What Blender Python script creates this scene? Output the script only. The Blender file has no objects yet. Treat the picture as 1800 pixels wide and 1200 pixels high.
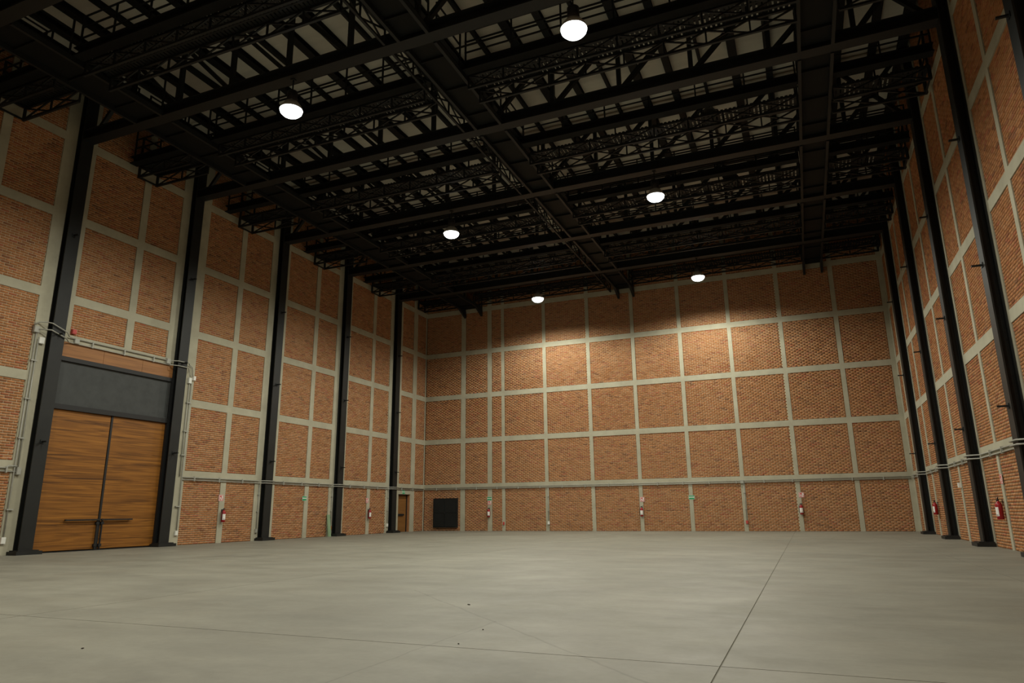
import bpy, math, random
import numpy as np
from mathutils import Vector, Matrix

random.seed(7)
rng = np.random.default_rng(11)
SC = bpy.context.scene
COL = SC.collection

# ------------------------------------------------------------------ camera
CH = 1.1
PITCH, YAW, ROLL, FPX = 0.2432, -0.3960, -0.0106, 1202.0
fwd = Vector((math.sin(YAW) * math.cos(PITCH), math.cos(YAW) * math.cos(PITCH), math.sin(PITCH)))
rgt = Vector((math.cos(YAW), -math.sin(YAW), 0.0))
upv = rgt.cross(fwd)
R_ = math.cos(ROLL) * rgt + math.sin(ROLL) * upv
U_ = -math.sin(ROLL) * rgt + math.cos(ROLL) * upv
cam_d = bpy.data.cameras.new('camera')
cam_d.sensor_width = 36.0
cam_d.lens = FPX / 1800.0 * 36.0
cam_d.clip_end = 300
cam = bpy.data.objects.new('camera', cam_d)
COL.objects.link(cam)
cam.matrix_world = Matrix(((R_.x, U_.x, -fwd.x, 0), (R_.y, U_.y, -fwd.y, 0), (R_.z, U_.z, -fwd.z, CH), (0, 0, 0, 1)))
SC.camera = cam

# ------------------------------------------------------------------ world, exposure
w = bpy.data.worlds.new('world')
SC.world = w
w.use_nodes = True
w.node_tree.nodes['Background'].inputs[0].default_value = (0.02, 0.02, 0.02, 1)
w.node_tree.nodes['Background'].inputs[1].default_value = 0.1
SC.view_settings.view_transform = 'Standard'
SC.view_settings.look = 'None'
SC.view_settings.gamma = 1
SC.view_settings.use_curve_mapping = False
SC.view_settings.exposure = -1.12
LAMP_W = 5200.0
LAMP_COL = (1.0, 0.985, 0.86)
LAMP_ANGLE = 168.0
LAMP_BLEND = 0.46

# ------------------------------------------------------------------ room figures (metres)
XL, XR, YB, YF = -21.735, 4.714, 37.665, -6.4
ZR = 16.42                                    # underside of the roof panels
XC = (XL + XR) / 2
BEAM = [2.58, 5.317, 8.05, 10.80, 13.545]     # heights of the concrete tie beams
FRAMES = [33.95, 28.91, 23.865, 18.73, 13.88, 8.85, 3.82, -1.2]
DECKS = [(-19.0, -17.75), (-9.0, -8.02), (1.03, 1.98)]

# ------------------------------------------------------------------ helpers
class MB:
    def __init__(s):
        s.v = []; s.f = []
    def add(s, vs, fs):
        n = len(s.v)
        s.v += [tuple(p) for p in vs]
        s.f += [tuple(i + n for i in f) for f in fs]
        return s
    def box(s, x0, x1, y0, y1, z0, z1):
        vs = [(x0, y0, z0), (x1, y0, z0), (x1, y1, z0), (x0, y1, z0), (x0, y0, z1), (x1, y0, z1), (x1, y1, z1), (x0, y1, z1)]
        return s.add(vs, [(0, 3, 2, 1), (4, 5, 6, 7), (0, 1, 5, 4), (1, 2, 6, 5), (2, 3, 7, 6), (3, 0, 4, 7)])
    def bar(s, p, q, w, h=None):
        h = h or w
        p = Vector(p); q = Vector(q)
        d = (q - p).normalized()
        a = Vector((0, 0, 1)) if abs(d.z) < 0.95 else Vector((1, 0, 0))
        r = d.cross(a).normalized(); u = r.cross(d).normalized()
        vs = []
        for c in (p, q):
            for i, j in ((-1, -1), (1, -1), (1, 1), (-1, 1)):
                vs.append(c + r * (i * w / 2) + u * (j * h / 2))
        return s.add(vs, [(0, 1, 2, 3), (7, 6, 5, 4), (0, 4, 5, 1), (1, 5, 6, 2), (2, 6, 7, 3), (3, 7, 4, 0)])
    def tube(s, pts, r, n=6):
        pts = [Vector(p) for p in pts]
        rings = []
        for i, p in enumerate(pts):
            d = (pts[min(i + 1, len(pts) - 1)] - pts[max(i - 1, 0)]).normalized()
            a = Vector((0, 0, 1)) if abs(d.z) < 0.9 else Vector((1, 0, 0))
            u = d.cross(a).normalized(); t = u.cross(d).normalized()
            rings.append([p + (u * math.cos(2 * math.pi * k / n) + t * math.sin(2 * math.pi * k / n)) * r for k in range(n)])
        vs = [v for rg in rings for v in rg]
        fs = []
        for i in range(len(pts) - 1):
            for k in range(n):
                a, b = i * n + k, i * n + (k + 1) % n
                fs.append((a, b, b + n, a + n))
        fs.append(tuple(range(n - 1, -1, -1))); m = (len(pts) - 1) * n
        fs.append(tuple(range(m, m + n)))
        return s.add(vs, fs)
    def lathe(s, prof, c=(0, 0, 0), n=16, axis='z', cap=True):
        vs = []
        for r, z in prof:
            for k in range(n):
                a = 2 * math.pi * k / n
                p = (r * math.cos(a), r * math.sin(a), z)
                if axis == 'y': p = (p[0], p[2], p[1])
                if axis == 'x': p = (p[2], p[0], p[1])
                vs.append((p[0] + c[0], p[1] + c[1], p[2] + c[2]))
        fs = []
        for i in range(len(prof) - 1):
            for k in range(n):
                a, b = i * n + k, i * n + (k + 1) % n
                fs.append((a, b, b + n, a + n))
        if cap:
            fs.append(tuple(range(n - 1, -1, -1))); m = (len(prof) - 1) * n
            fs.append(tuple(range(m, m + n)))
        return s.add(vs, fs)

def tag(o, label=None, cat=None, group=None, kind=None):
    if label: o['label'] = label
    if cat: o['category'] = cat
    if group: o['group'] = group
    if kind: o['kind'] = kind
    return o

def part(name, mb, mat, parent=None, smooth=False, world=True):
    me = bpy.data.meshes.new(name)
    vs = mb.v
    if parent is not None and world:
        base, q = Vector((0, 0, 0)), parent
        while q is not None:
            base += q.location; q = q.parent
        vs = [(a - base.x, b - base.y, c - base.z) for a, b, c in vs]
    me.from_pydata(vs, [], mb.f)
    me.materials.append(mat)
    if smooth:
        me.polygons.foreach_set('use_smooth', [True] * len(me.polygons))
    me.update()
    o = bpy.data.objects.new(name, me)
    COL.objects.link(o)
    if parent is not None: o.parent = parent
    return o

def empty(name, loc, rz=0.0):
    o = bpy.data.objects.new(name, None)
    o.empty_display_size = 0.3
    COL.objects.link(o)
    o.location = loc
    o.rotation_euler = (0, 0, rz)
    return o

def copy_tree(o, parent=None):
    c = o.copy()
    COL.objects.link(c)
    if parent is not None: c.parent = parent
    for ch in list(o.children):
        copy_tree(ch, c)
    return c

def project(x, y, z):
    d = Vector((x, y, z - CH))
    k = d.dot(fwd)
    if k <= 0.1: return None
    return 900 + FPX * d.dot(R_) / k, 600 - FPX * d.dot(U_) / k, k

ORD = ['first', 'second', 'third', 'fourth', 'fifth', 'sixth', 'seventh', 'eighth', 'ninth', 'tenth', 'eleventh', 'twelfth']

# ------------------------------------------------------------------ materials
def mat_new(name, base, rough=0.6, metal=0.0, spec=0.4):
    m = bpy.data.materials.new(name)
    m.use_nodes = True
    b = m.node_tree.nodes['Principled BSDF']
    b.inputs['Base Color'].default_value = (*base, 1)
    b.inputs['Roughness'].default_value = rough
    b.inputs['Metallic'].default_value = metal
    b.inputs['Specular IOR Level'].default_value = spec
    return m

def noisy(name, c0, c1, scale=3.0, rough=0.7, stretch=(1, 1, 1), detail=6, spec=0.3, bump=0.0, lo=0.3, hi=0.7, metal=0.0):
    m = mat_new(name, c0, rough, metal, spec)
    nt = m.node_tree; N = nt.nodes; L = nt.links
    tc = N.new('ShaderNodeTexCoord'); mp = N.new('ShaderNodeMapping'); no = N.new('ShaderNodeTexNoise'); rp = N.new('ShaderNodeValToRGB')
    mp.inputs['Scale'].default_value = stretch
    no.inputs['Scale'].default_value = scale; no.inputs['Detail'].default_value = detail; no.inputs['Roughness'].default_value = 0.6
    rp.color_ramp.elements[0].position = lo; rp.color_ramp.elements[1].position = hi
    rp.color_ramp.elements[0].color = (*c0, 1); rp.color_ramp.elements[1].color = (*c1, 1)
    L.new(tc.outputs['Object'], mp.inputs[0]); L.new(mp.outputs[0], no.inputs['Vector'])
    L.new(no.outputs['Fac'], rp.inputs[0]); L.new(rp.outputs[0], N['Principled BSDF'].inputs['Base Color'])
    if bump:
        bp = N.new('ShaderNodeBump'); bp.inputs['Strength'].default_value = bump; bp.inputs['Distance'].default_value = 0.02
        L.new(no.outputs['Fac'], bp.inputs['Height']); L.new(bp.outputs[0], N['Principled BSDF'].inputs['Normal'])
    return m

M_STEEL = noisy('black_painted_steel', (0.0062, 0.0078, 0.0080), (0.0100, 0.0120, 0.0122), 2.0, 0.55, spec=0.35)
M_COLUMN = noisy('black_column_paint', (0.0105, 0.0112, 0.0102), (0.0155, 0.0165, 0.0150), 2.0, 0.5, spec=0.35)
M_DECK = noisy('dark_deck_steel', (0.0035, 0.0042, 0.004), (0.006, 0.007, 0.0066), 2.0, 0.7, spec=0.2)
M_CONC = noisy('wall_concrete', (0.34, 0.320, 0.238), (0.44, 0.415, 0.312), 1.3, 0.8, bump=0.1, spec=0.2)
M_MORTAR = noisy('mortar', (0.53, 0.43, 0.285), (0.61, 0.50, 0.34), 4.0, 0.9, spec=0.1)
M_ROOF = noisy('roof_panel_cream', (0.66, 0.65, 0.57), (0.78, 0.77, 0.67), 0.8, 0.8, stretch=(0.4, 3, 1), spec=0.2)
M_GALV = noisy('galvanised_pipe', (0.29, 0.285, 0.245), (0.37, 0.365, 0.315), 8.0, 0.4, spec=0.5)
M_WHITE = mat_new('white_plastic', (0.72, 0.72, 0.66), 0.5)
M_RED = mat_new('red_enamel', (0.30, 0.008, 0.012), 0.35)
M_LABEL = mat_new('paper_label', (0.78, 0.75, 0.70), 0.6)
M_BLACKP = mat_new('black_plastic', (0.012, 0.012, 0.012), 0.5)
M_GREEN = mat_new('sign_green', (0.02, 0.30, 0.11), 0.5)
M_SIGNW = mat_new('sign_white', (0.70, 0.72, 0.66), 0.5)
M_SIGNR = mat_new('sign_red', (0.55, 0.05, 0.05), 0.5)
M_TRANSOM = noisy('dark_grey_panel', (0.040, 0.043, 0.042), (0.056, 0.060, 0.058), 3.0, 0.6)
M_GREENBOARD = noisy('pale_green_board', (0.16, 0.25, 0.14), (0.24, 0.33, 0.20), 3.0, 0.7, stretch=(1, 1, 0.3))
M_BLACKPANEL = noisy('black_panel', (0.006, 0.0065, 0.0062), (0.010, 0.011, 0.0105), 2.0, 0.7)
M_JUNCT = mat_new('red_junction_box', (0.45, 0.06, 0.05), 0.5)

def brick_material():
    m = mat_new('brick_clay', (0.3, 0.14, 0.06), 0.85, 0, 0.15)
    nt = m.node_tree; N = nt.nodes; L = nt.links
    at = N.new('ShaderNodeAttribute'); at.attribute_name = 'tone'
    oi = N.new('ShaderNodeObjectInfo')
    ad = N.new('ShaderNodeMath'); ad.operation = 'ADD'
    fr = N.new('ShaderNodeMath'); fr.operation = 'FRACT'
    L.new(at.outputs['Fac'], ad.inputs[0]); L.new(oi.outputs['Random'], ad.inputs[1]); L.new(ad.outputs[0], fr.inputs[0])
    rp = N.new('ShaderNodeValToRGB')
    e = rp.color_ramp.elements
    cols = [(0.0, (0.33, 0.140, 0.054)), (0.22, (0.40, 0.173, 0.068)), (0.42, (0.37, 0.177, 0.076)), (0.6, (0.43, 0.190, 0.082)),
            (0.78, (0.31, 0.142, 0.060)), (0.90, (0.37, 0.126, 0.060)), (1.0, (0.22, 0.100, 0.048))]
    e[0].position, e[0].color = cols[0][0], (*cols[0][1], 1)
    e[1].position, e[1].color = cols[-1][0], (*cols[-1][1], 1)
    for p_, c_ in cols[1:-1]:
        k = e.new(p_); k.color = (*c_, 1)
    L.new(fr.outputs[0], rp.inputs[0])
    tc = N.new('ShaderNodeTexCoord'); no = N.new('ShaderNodeTexNoise'); no.inputs['Scale'].default_value = 9.0; no.inputs['Detail'].default_value = 4
    L.new(tc.outputs['Object'], no.inputs['Vector'])
    mr = N.new('ShaderNodeMapRange'); mr.inputs['From Min'].default_value = 0.25; mr.inputs['From Max'].default_value = 0.75
    mr.inputs['To Min'].default_value = 0.8; mr.inputs['To Max'].default_value = 1.18
    L.new(no.outputs['Fac'], mr.inputs['Value'])
    mx = N.new('ShaderNodeMix'); mx.data_type = 'RGBA'; mx.blend_type = 'MULTIPLY'; mx.inputs['Factor'].default_value = 1.0
    L.new(rp.outputs[0], mx.inputs['A']); L.new(mr.outputs['Result'], mx.inputs['B'])
    L.new(mx.outputs['Result'], N['Principled BSDF'].inputs['Base Color'])
    return m
M_BRICK = brick_material()

def wood_material(name, c0, c1, c2):
    m = mat_new(name, c0, 0.5, 0, 0.35)
    nt = m.node_tree; N = nt.nodes; L = nt.links
    tc = N.new('ShaderNodeTexCoord'); mp = N.new('ShaderNodeMapping'); mp.inputs['Scale'].default_value = (1, 0.30, 9.0)
    n1 = N.new('ShaderNodeTexNoise'); n1.inputs['Scale'].default_value = 1.6; n1.inputs['Detail'].default_value = 7; n1.inputs['Distortion'].default_value = 1.2
    rp = N.new('ShaderNodeValToRGB'); e = rp.color_ramp.elements
    e[0].position = 0.30; e[0].color = (*c0, 1); e[1].position = 0.72; e[1].color = (*c2, 1)
    k = e.new(0.5); k.color = (*c1, 1)
    L.new(tc.outputs['Object'], mp.inputs[0]); L.new(mp.outputs[0], n1.inputs['Vector']); L.new(n1.outputs['Fac'], rp.inputs[0])
    L.new(rp.outputs[0], N['Principled BSDF'].inputs['Base Color'])
    return m
M_DOOR = wood_material('varnished_door_plywood', (0.085, 0.031, 0.004), (0.215, 0.083, 0.011), (0.33, 0.135, 0.020))
M_HEADER = wood_material('header_plywood', (0.20, 0.085, 0.026), (0.28, 0.125, 0.042), (0.36, 0.16, 0.05))
M_SDOOR = wood_material('small_door_wood', (0.14, 0.062, 0.016), (0.20, 0.09, 0.024), (0.25, 0.115, 0.034))

def floor_material():
    m = mat_new('polished_concrete_floor', (0.45, 0.42, 0.33), 0.55, 0, 0.3)
    nt = m.node_tree; N = nt.nodes; L = nt.links
    tc = N.new('ShaderNodeTexCoord')
    def noise(scale, detail, st, dist=0.0):
        mp = N.new('ShaderNodeMapping'); mp.inputs['Scale'].default_value = st
        no = N.new('ShaderNodeTexNoise'); no.inputs['Scale'].default_value = scale; no.inputs['Detail'].default_value = detail
        no.inputs['Distortion'].default_value = dist; no.inputs['Roughness'].default_value = 0.65
        L.new(tc.outputs['Object'], mp.inputs[0]); L.new(mp.outputs[0], no.inputs['Vector'])
        return no.outputs['Fac']
    def mrange(a, lo, hi, to0, to1):
        mr = N.new('ShaderNodeMapRange'); L.new(a, mr.inputs['Value'])
        for k, v in (('From Min', lo), ('From Max', hi), ('To Min', to0), ('To Max', to1)): mr.inputs[k].default_value = v
        return mr.outputs['Result']
    def mul(a, b):
        mm = N.new('ShaderNodeMath'); mm.operation = 'MULTIPLY'; L.new(a, mm.inputs[0]); L.new(b, mm.inputs[1]); return mm.outputs[0]
    big = mrange(noise(0.22, 5, (1, 1, 1), 0.6), 0.3, 0.7, 0.84, 1.14)
    mid = mrange(noise(1.1, 6, (0.6, 1.3, 1), 0.3), 0.3, 0.7, 0.85, 1.12)
    fine = mrange(noise(14, 5, (1, 1, 1)), 0.3, 0.7, 0.95, 1.05)
    stain = mrange(noise(0.55, 3, (0.7, 1.6, 1), 0.5), 0.62, 0.76, 1.0, 0.78)
    f = mul(mul(mul(big, mid), fine), stain)
    # hairline cracks: one diagonal, one along the hall
    sp = N.new('ShaderNodeSeparateXYZ'); L.new(tc.outputs['Object'], sp.inputs[0])
    wob = noise(1.5, 4, (1, 1, 1))
    def crack(a, b, c, s0, s1, width):
        # |a x + b y + c| < width, limited to s0 < y < s1
        e1 = N.new('ShaderNodeMath'); e1.operation = 'MULTIPLY'; e1.inputs[1].default_value = a; L.new(sp.outputs['X'], e1.inputs[0])
        e2 = N.new('ShaderNodeMath'); e2.operation = 'MULTIPLY_ADD'; e2.inputs[1].default_value = b; L.new(sp.outputs['Y'], e2.inputs[0]); L.new(e1.outputs[0], e2.inputs[2])
        e3 = N.new('ShaderNodeMath'); e3.operation = 'ADD'; e3.inputs[1].default_value = c; L.new(e2.outputs[0], e3.inputs[0])
        e4 = N.new('ShaderNodeMath'); e4.operation = 'MULTIPLY_ADD'; e4.inputs[1].default_value = 0.10; L.new(wob, e4.inputs[0]); L.new(e3.outputs[0], e4.inputs[2])
        ab = N.new('ShaderNodeMath'); ab.operation = 'ABSOLUTE'; L.new(e4.outputs[0], ab.inputs[0])
        ln = mrange(ab.outputs[0], 0.0, width, 1.0, 0.0)
        g1 = N.new('ShaderNodeMath'); g1.operation = 'GREATER_THAN'; g1.inputs[1].default_value = s0; L.new(sp.outputs['Y'], g1.inputs[0])
        g2 = N.new('ShaderNodeMath'); g2.operation = 'LESS_THAN'; g2.inputs[1].default_value = s1; L.new(sp.outputs['Y'], g2.inputs[0])
        v = mul(mul(ln, g1.outputs[0]), g2.outputs[0])
        return mrange(v, 0, 1, 1.0, 0.74)
    f = mul(f, crack(0.707, 0.707, -2.70, 3.5, 9.2, 0.020))
    f = mul(f, crack(1.0, 0.0, 3.05, 3.4, 6.9, 0.014))
    mx = N.new('ShaderNodeMix'); mx.data_type = 'RGBA'; mx.blend_type = 'MULTIPLY'; mx.inputs['Factor'].default_value = 1.0
    mx.inputs['A'].default_value = (0.218, 0.209, 0.168, 1)
    L.new(f, mx.inputs['B']); L.new(mx.outputs['Result'], N['Principled BSDF'].inputs['Base Color'])
    rr = mrange(noise(0.8, 4, (1, 1, 1)), 0.3, 0.7, 0.45, 0.65); L.new(rr, N['Principled BSDF'].inputs['Roughness'])
    return m
M_FLOOR = floor_material()
M_JOINT = mat_new('floor_joint_filler', (0.172, 0.164, 0.130), 0.9, 0, 0.1)

def lamp_material():
    m = bpy.data.materials.new('lamp_glow'); m.use_nodes = True
    nt = m.node_tree; b = nt.nodes['Principled BSDF']
    b.inputs['Base Color'].default_value = (0.8, 0.8, 0.8, 1)
    b.inputs['Emission Color'].default_value = (0.93, 1.0, 0.97, 1)
    b.inputs['Emission Strength'].default_value = 14.0
    return m
M_GLOW = lamp_material()

# ------------------------------------------------------------------ floor
fl = MB().box(XL - 0.4, XR + 0.4, YF - 0.4, YB + 0.4, -0.30, -0.004)
floor = tag(part('floor', fl, M_JOINT), kind='structure')
xs = [XL - 0.4, -14.0, -8.4, -0.70, 2.85, XR + 0.4]
ys = [YF - 0.4, 5.5, YB + 0.4]
g = 0.006
for i in range(len(xs) - 1):
    for j in range(len(ys) - 1):
        part('slab', MB().box(xs[i] + g, xs[i + 1] - g, ys[j] + g, ys[j + 1] - g, -0.004, 0.0), M_FLOOR, floor)

# ------------------------------------------------------------------ ceiling: roof panels, purlins, sag rods
ceil = tag(part('ceiling', MB().box(XL - 0.4, XR + 0.4, YF - 0.4, YB + 0.4, ZR + 0.06, ZR + 0.3), M_ROOF), kind='structure')
NODES = [XL + (XR - XL) / 12 * k for k in range(13)]
FY = sorted(FRAMES)
ye = [YF] + FY + [YB]
for j in range(len(ye) - 1):
    for k in range(12):
        part('roof_panel', MB().box(NODES[k] + 0.012, NODES[k + 1] - 0.012, ye[j] + 0.012, ye[j + 1] - 0.012, ZR, ZR + 0.055), M_ROOF, ceil)
PUR = []
for k in range(8):          # purlins stand in pairs, a thin one halfway between the pairs
    c = XL + (XR - XL) / 8 * (k + 0.5)
    PUR += [(c - 0.56, 0.28), (c + 0.56, 0.23)]
    if k: PUR.append((XL + (XR - XL) / 8 * k, 0.09))
PUR += [(XL + 0.18, 0.25), (XR - 0.18, 0.25)]
for x, wd in PUR:
    m = MB()
    m.box(x - wd / 2, x + wd / 2, 4.0, YB - 0.02, 16.20, 16.225)
    m.box(x - 0.015, x + 0.015, 4.0, YB - 0.02, 16.225, 16.40)
    m.box(x - wd / 2, x + wd / 2, 4.0, YB - 0.02, 16.40, ZR)
    part('purlin', m, M_STEEL, ceil)
for j in range(len(FY) - 1):
    if FY[j + 1] < 8: continue
    for t in (0.17, 0.80):
        y = FY[j] + (FY[j + 1] - FY[j]) * t
        part('sag_rod', MB().bar((XL + 0.1, y, 16.25), (XR - 0.1, y, 16.25), 0.05), M_STEEL, ceil)
for y in (36.0, 35.0):
    part('sag_rod', MB().bar((XL + 0.1, y, 16.25), (XR - 0.1, y, 16.25), 0.05), M_STEEL, ceil)

# ------------------------------------------------------------------ brick walls
PITCH_B, COURSE, JNT = 0.25, 0.0782, 0.018
PROUD = 0.012      # bricks stand this far in front of the mortar bed
RIB = 0.035        # concrete frame stands this far in front of the mortar bed

def wall_map(kind):
    # returns f(u, z, d): point at distance d into the room from the mortar bed
    if kind == 'left': return lambda u, z, d: (XL + d - RIB, u, z)
    if kind == 'right': return lambda u, z, d: (XR - d + RIB, u, z)
    if kind == 'back': return lambda u, z, d: (u, YB - d + RIB, z)
    return lambda u, z, d: (u, YF + d - RIB, z)

def rect(kind, u0, u1, z0, z1, d0, d1, mb):
    f = wall_map(kind)
    a, b = f(u0, z0, d0), f(u1, z1, d1)
    lo = [min(a[i], b[i]) for i in range(3)]; hi = [max(a[i], b[i]) for i in range(3)]
    return mb.box(lo[0], hi[0], lo[1], hi[1], lo[2], hi[2])

def subtract(ivs, cuts):
    out = []
    for a, b in ivs:
        cur = [(a, b)]
        for c, d in cuts:
            nx = []
            for p, q in cur:
                if d <= p or c >= q: nx.append((p, q)); continue
                if c > p: nx.append((p, c))
                if d < q: nx.append((d, q))
            cur = nx
        out += cur
    return [(p, q) for p, q in out if q - p > 0.03]

def lay_bricks(panels):
    """panels: (u0,u1,z0,z1). Returns list of (u0,u1,z0,z1,full)"""
    out = []
    for u0, u1, z0, z1 in panels:
        n = max(1, round((z1 - z0) / COURSE)); c = (z1 - z0) / n
        for r in range(n):
            za, zb = z0 + r * c + JNT / 2, z0 + (r + 1) * c - JNT / 2
            s = u0 + (PITCH_B / 2 if r % 2 else 0.0) - PITCH_B
            while s < u1:
                a, b = max(s, u0) + JNT / 2, min(s + PITCH_B, u1) - JNT / 2
                if b - a > 0.03:
                    out.append((a, b, za, zb, (b - a) > PITCH_B - JNT - 1e-4))
                s += PITCH_B
    return out

def build_wall(kind, name, u_lo, u_hi, ties, beams, openings, n_single):
    """ties: (u0,u1,z0,z1); beams: (u0,u1,z0,z1); openings: (u0,u1,z0,z1)"""
    f = wall_map(kind)
    # mortar bed, cut around the openings
    m = MB()
    us = sorted({u_lo, u_hi, *[o[0] for o in openings], *[o[1] for o in openings]})
    for i in range(len(us) - 1):
        c = (us[i] + us[i + 1]) / 2
        zz = subtract([(-0.3, ZR + 0.3)], [(o[2] - 0.4 if o[2] <= 0 else o[2], o[3]) for o in openings if o[0] < c < o[1]])
        for z0, z1 in zz:
            rect(kind, us[i], us[i + 1], z0, z1, -0.35, 0.0, m)
    wall = tag(part(name, m, M_MORTAR), kind='structure')
    for t in ties:
        part('tie_column', rect(kind, t[0], t[1], t[2], t[3], 0.0005, RIB, MB()), M_CONC, wall)
    for b in beams:
        for a, c in subtract([(b[0], b[1])], [(t[0], t[1]) for t in ties if t[2] <= b[2] and t[3] >= b[3]]):
            part('tie_beam', rect(kind, a, c, b[2], b[3], 0.0005, RIB, MB()), M_CONC, wall)
    # brick panels: the rest of the wall
    edges_u = sorted({u_lo, u_hi, *[v for t in ties + openings + beams for v in t[:2]]})
    edges_z = sorted({0.0, ZR - 0.02, *[v for t in ties + openings + beams for v in t[2:4] if 0 < v < ZR]})
    solid = ties + openings + beams
    cells = {}
    for i in range(len(edges_u) - 1):
        col = []
        for j in range(len(edges_z) - 1):
            cu, cz = (edges_u[i] + edges_u[i + 1]) / 2, (edges_z[j] + edges_z[j + 1]) / 2
            if any(s[0] < cu < s[1] and s[2] < cz < s[3] for s in solid): continue
            if col and abs(col[-1][1] - edges_z[j]) < 1e-6: col[-1] = (col[-1][0], edges_z[j + 1])
            else: col.append((edges_z[j], edges_z[j + 1]))
        for z0, z1 in col:
            cells.setdefault((round(z0, 4), round(z1, 4)), []).append((edges_u[i], edges_u[i + 1]))
    panels = []
    for (z0, z1), iv in cells.items():
        iv.sort(); cur = list(iv[0])
        for a, b in iv[1:]:
            if abs(a - cur[1]) < 1e-6: cur[1] = b
            else: panels.append((cur[0], cur[1], z0, z1)); cur = [a, b]
        panels.append((cur[0], cur[1], z0, z1))
    panels = [p for p in panels if p[1] - p[0] > 0.04 and p[3] - p[2] > 0.04]
    bricks = lay_bricks(panels)
    single = set()
    if n_single:
        sc = []
        for i, (a, b, za, zb, full) in enumerate(bricks):
            if not full: continue
            p, q = project(*f(a, za, PROUD)), project(*f(b, zb, PROUD))
            if not p or not q: continue
            if min(p[0], q[0]) < 2 or max(p[0], q[0]) > 1798 or min(p[1], q[1]) < 2 or max(p[1], q[1]) > 1198: continue
            if any(kind == 'left' and c - 0.5 < (a + b) / 2 < c + 0.4 for c in (13.88, 18.73)): continue
            sc.append((abs(q[0] - p[0]) * abs(q[1] - p[1]), i))
        sc.sort(reverse=True)
        single = {i for _, i in sc[:n_single]}
    # joined field
    rest = [b for i, b in enumerate(bricks) if i not in single]
    A = np.array([r[:4] for r in rest])
    n = len(A)
    d1 = PROUD + rng.uniform(-0.004, 0.004, n)
    V = np.zeros((n, 8, 3))
    ax = 0 if kind in ('back', 'front') else 1
    nx = 1 - ax
    base0 = f(0, 0, 0)[nx]; sgn = f(0, 0, 1)[nx] - base0
    idx = [(0, 2, 0), (1, 2, 0), (1, 3, 0), (0, 3, 0), (0, 2, 1), (1, 2, 1), (1, 3, 1), (0, 3, 1)]
    for k, (iu, iz, fr) in enumerate(idx):
        V[:, k, ax] = A[:, iu]; V[:, k, 2] = A[:, iz]
        V[:, k, nx] = base0 + sgn * (d1 if fr else -0.003)
    flip = (kind in ('left', 'back'))
    fc = [(4, 5, 6, 7), (0, 1, 5, 4), (1, 2, 6, 5), (2, 3, 7, 6), (3, 0, 4, 7)]
    probe = Vector(V[0, 5] - V[0, 4]).cross(Vector(V[0, 6] - V[0, 5]))
    if probe[nx] * sgn < 0: fc = [tuple(reversed(q)) for q in fc]
    F = (np.array(fc)[None] + (np.arange(n) * 8)[:, None, None]).reshape(-1, 4)
    me = bpy.data.meshes.new('brick_field')
    me.vertices.add(n * 8); me.vertices.foreach_set('co', V.reshape(-1))
    me.loops.add(F.size); me.loops.foreach_set('vertex_index', F.reshape(-1).astype(np.int32))
    me.polygons.add(len(F)); me.polygons.foreach_set('loop_start', (np.arange(len(F)) * 4).astype(np.int32))
    me.polygons.foreach_set('loop_total', np.full(len(F), 4, np.int32))
    at = me.attributes.new('tone', 'FLOAT', 'FACE')
    at.data.foreach_set('value', np.repeat(rng.uniform(0, 1, n), 5).astype(np.float32))
    me.materials.append(M_BRICK); me.update(calc_edges=True); me.validate()
    o = bpy.data.objects.new('brick_field', me); COL.objects.link(o); o.parent = wall
    tag(o, kind='stuff')
    # single bricks, sharing one mesh
    if single:
        L, H = PITCH_B - JNT, COURSE - JNT
        mb = MB()
        u = L / 2 - 0.004; h = H / 2 - 0.004
        vs, P = [], PROUD
        for (uu, hh, d) in ((L / 2, H / 2, -0.003), (L / 2, H / 2, P - 0.004), (u, h, P)):
            for i, j in ((-1, -1), (1, -1), (1, 1), (-1, 1)):
                vs.append((i * uu, d, j * hh))
        fs = [(8, 9, 10, 11)]
        for r in (0, 4):
            for k in range(4):
                fs.append((r + k, r + (k + 1) % 4, r + 4 + (k + 1) % 4, r + 4 + k))
        # local frame: x along wall, y into the room
        bm_ = MB().add(vs, fs)
        me = bpy.data.meshes.new('brick'); me.from_pydata(bm_.v, [], [tuple(reversed(q)) for q in bm_.f])
        me.materials.append(M_BRICK); me.update()
        rz = {'left': -math.pi / 2, 'right': math.pi / 2, 'back': math.pi, 'front': 0}[kind]
        for i in single:
            a, b, za, zb, _ = bricks[i]
            o = bpy.data.objects.new('brick', me); COL.objects.link(o); o.parent = wall
            p = f((a + b) / 2, (za + zb) / 2, random.uniform(-0.003, 0.003))
            o.location = p; o.rotation_euler = (0, random.uniform(-0.006, 0.006), rz)
            o.scale = (1, 1, (zb - za) / H)
    return wall

BH = 0.15
def bands(u0, u1): return [(u0, u1, z - BH, z + BH) for z in BEAM]
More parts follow.
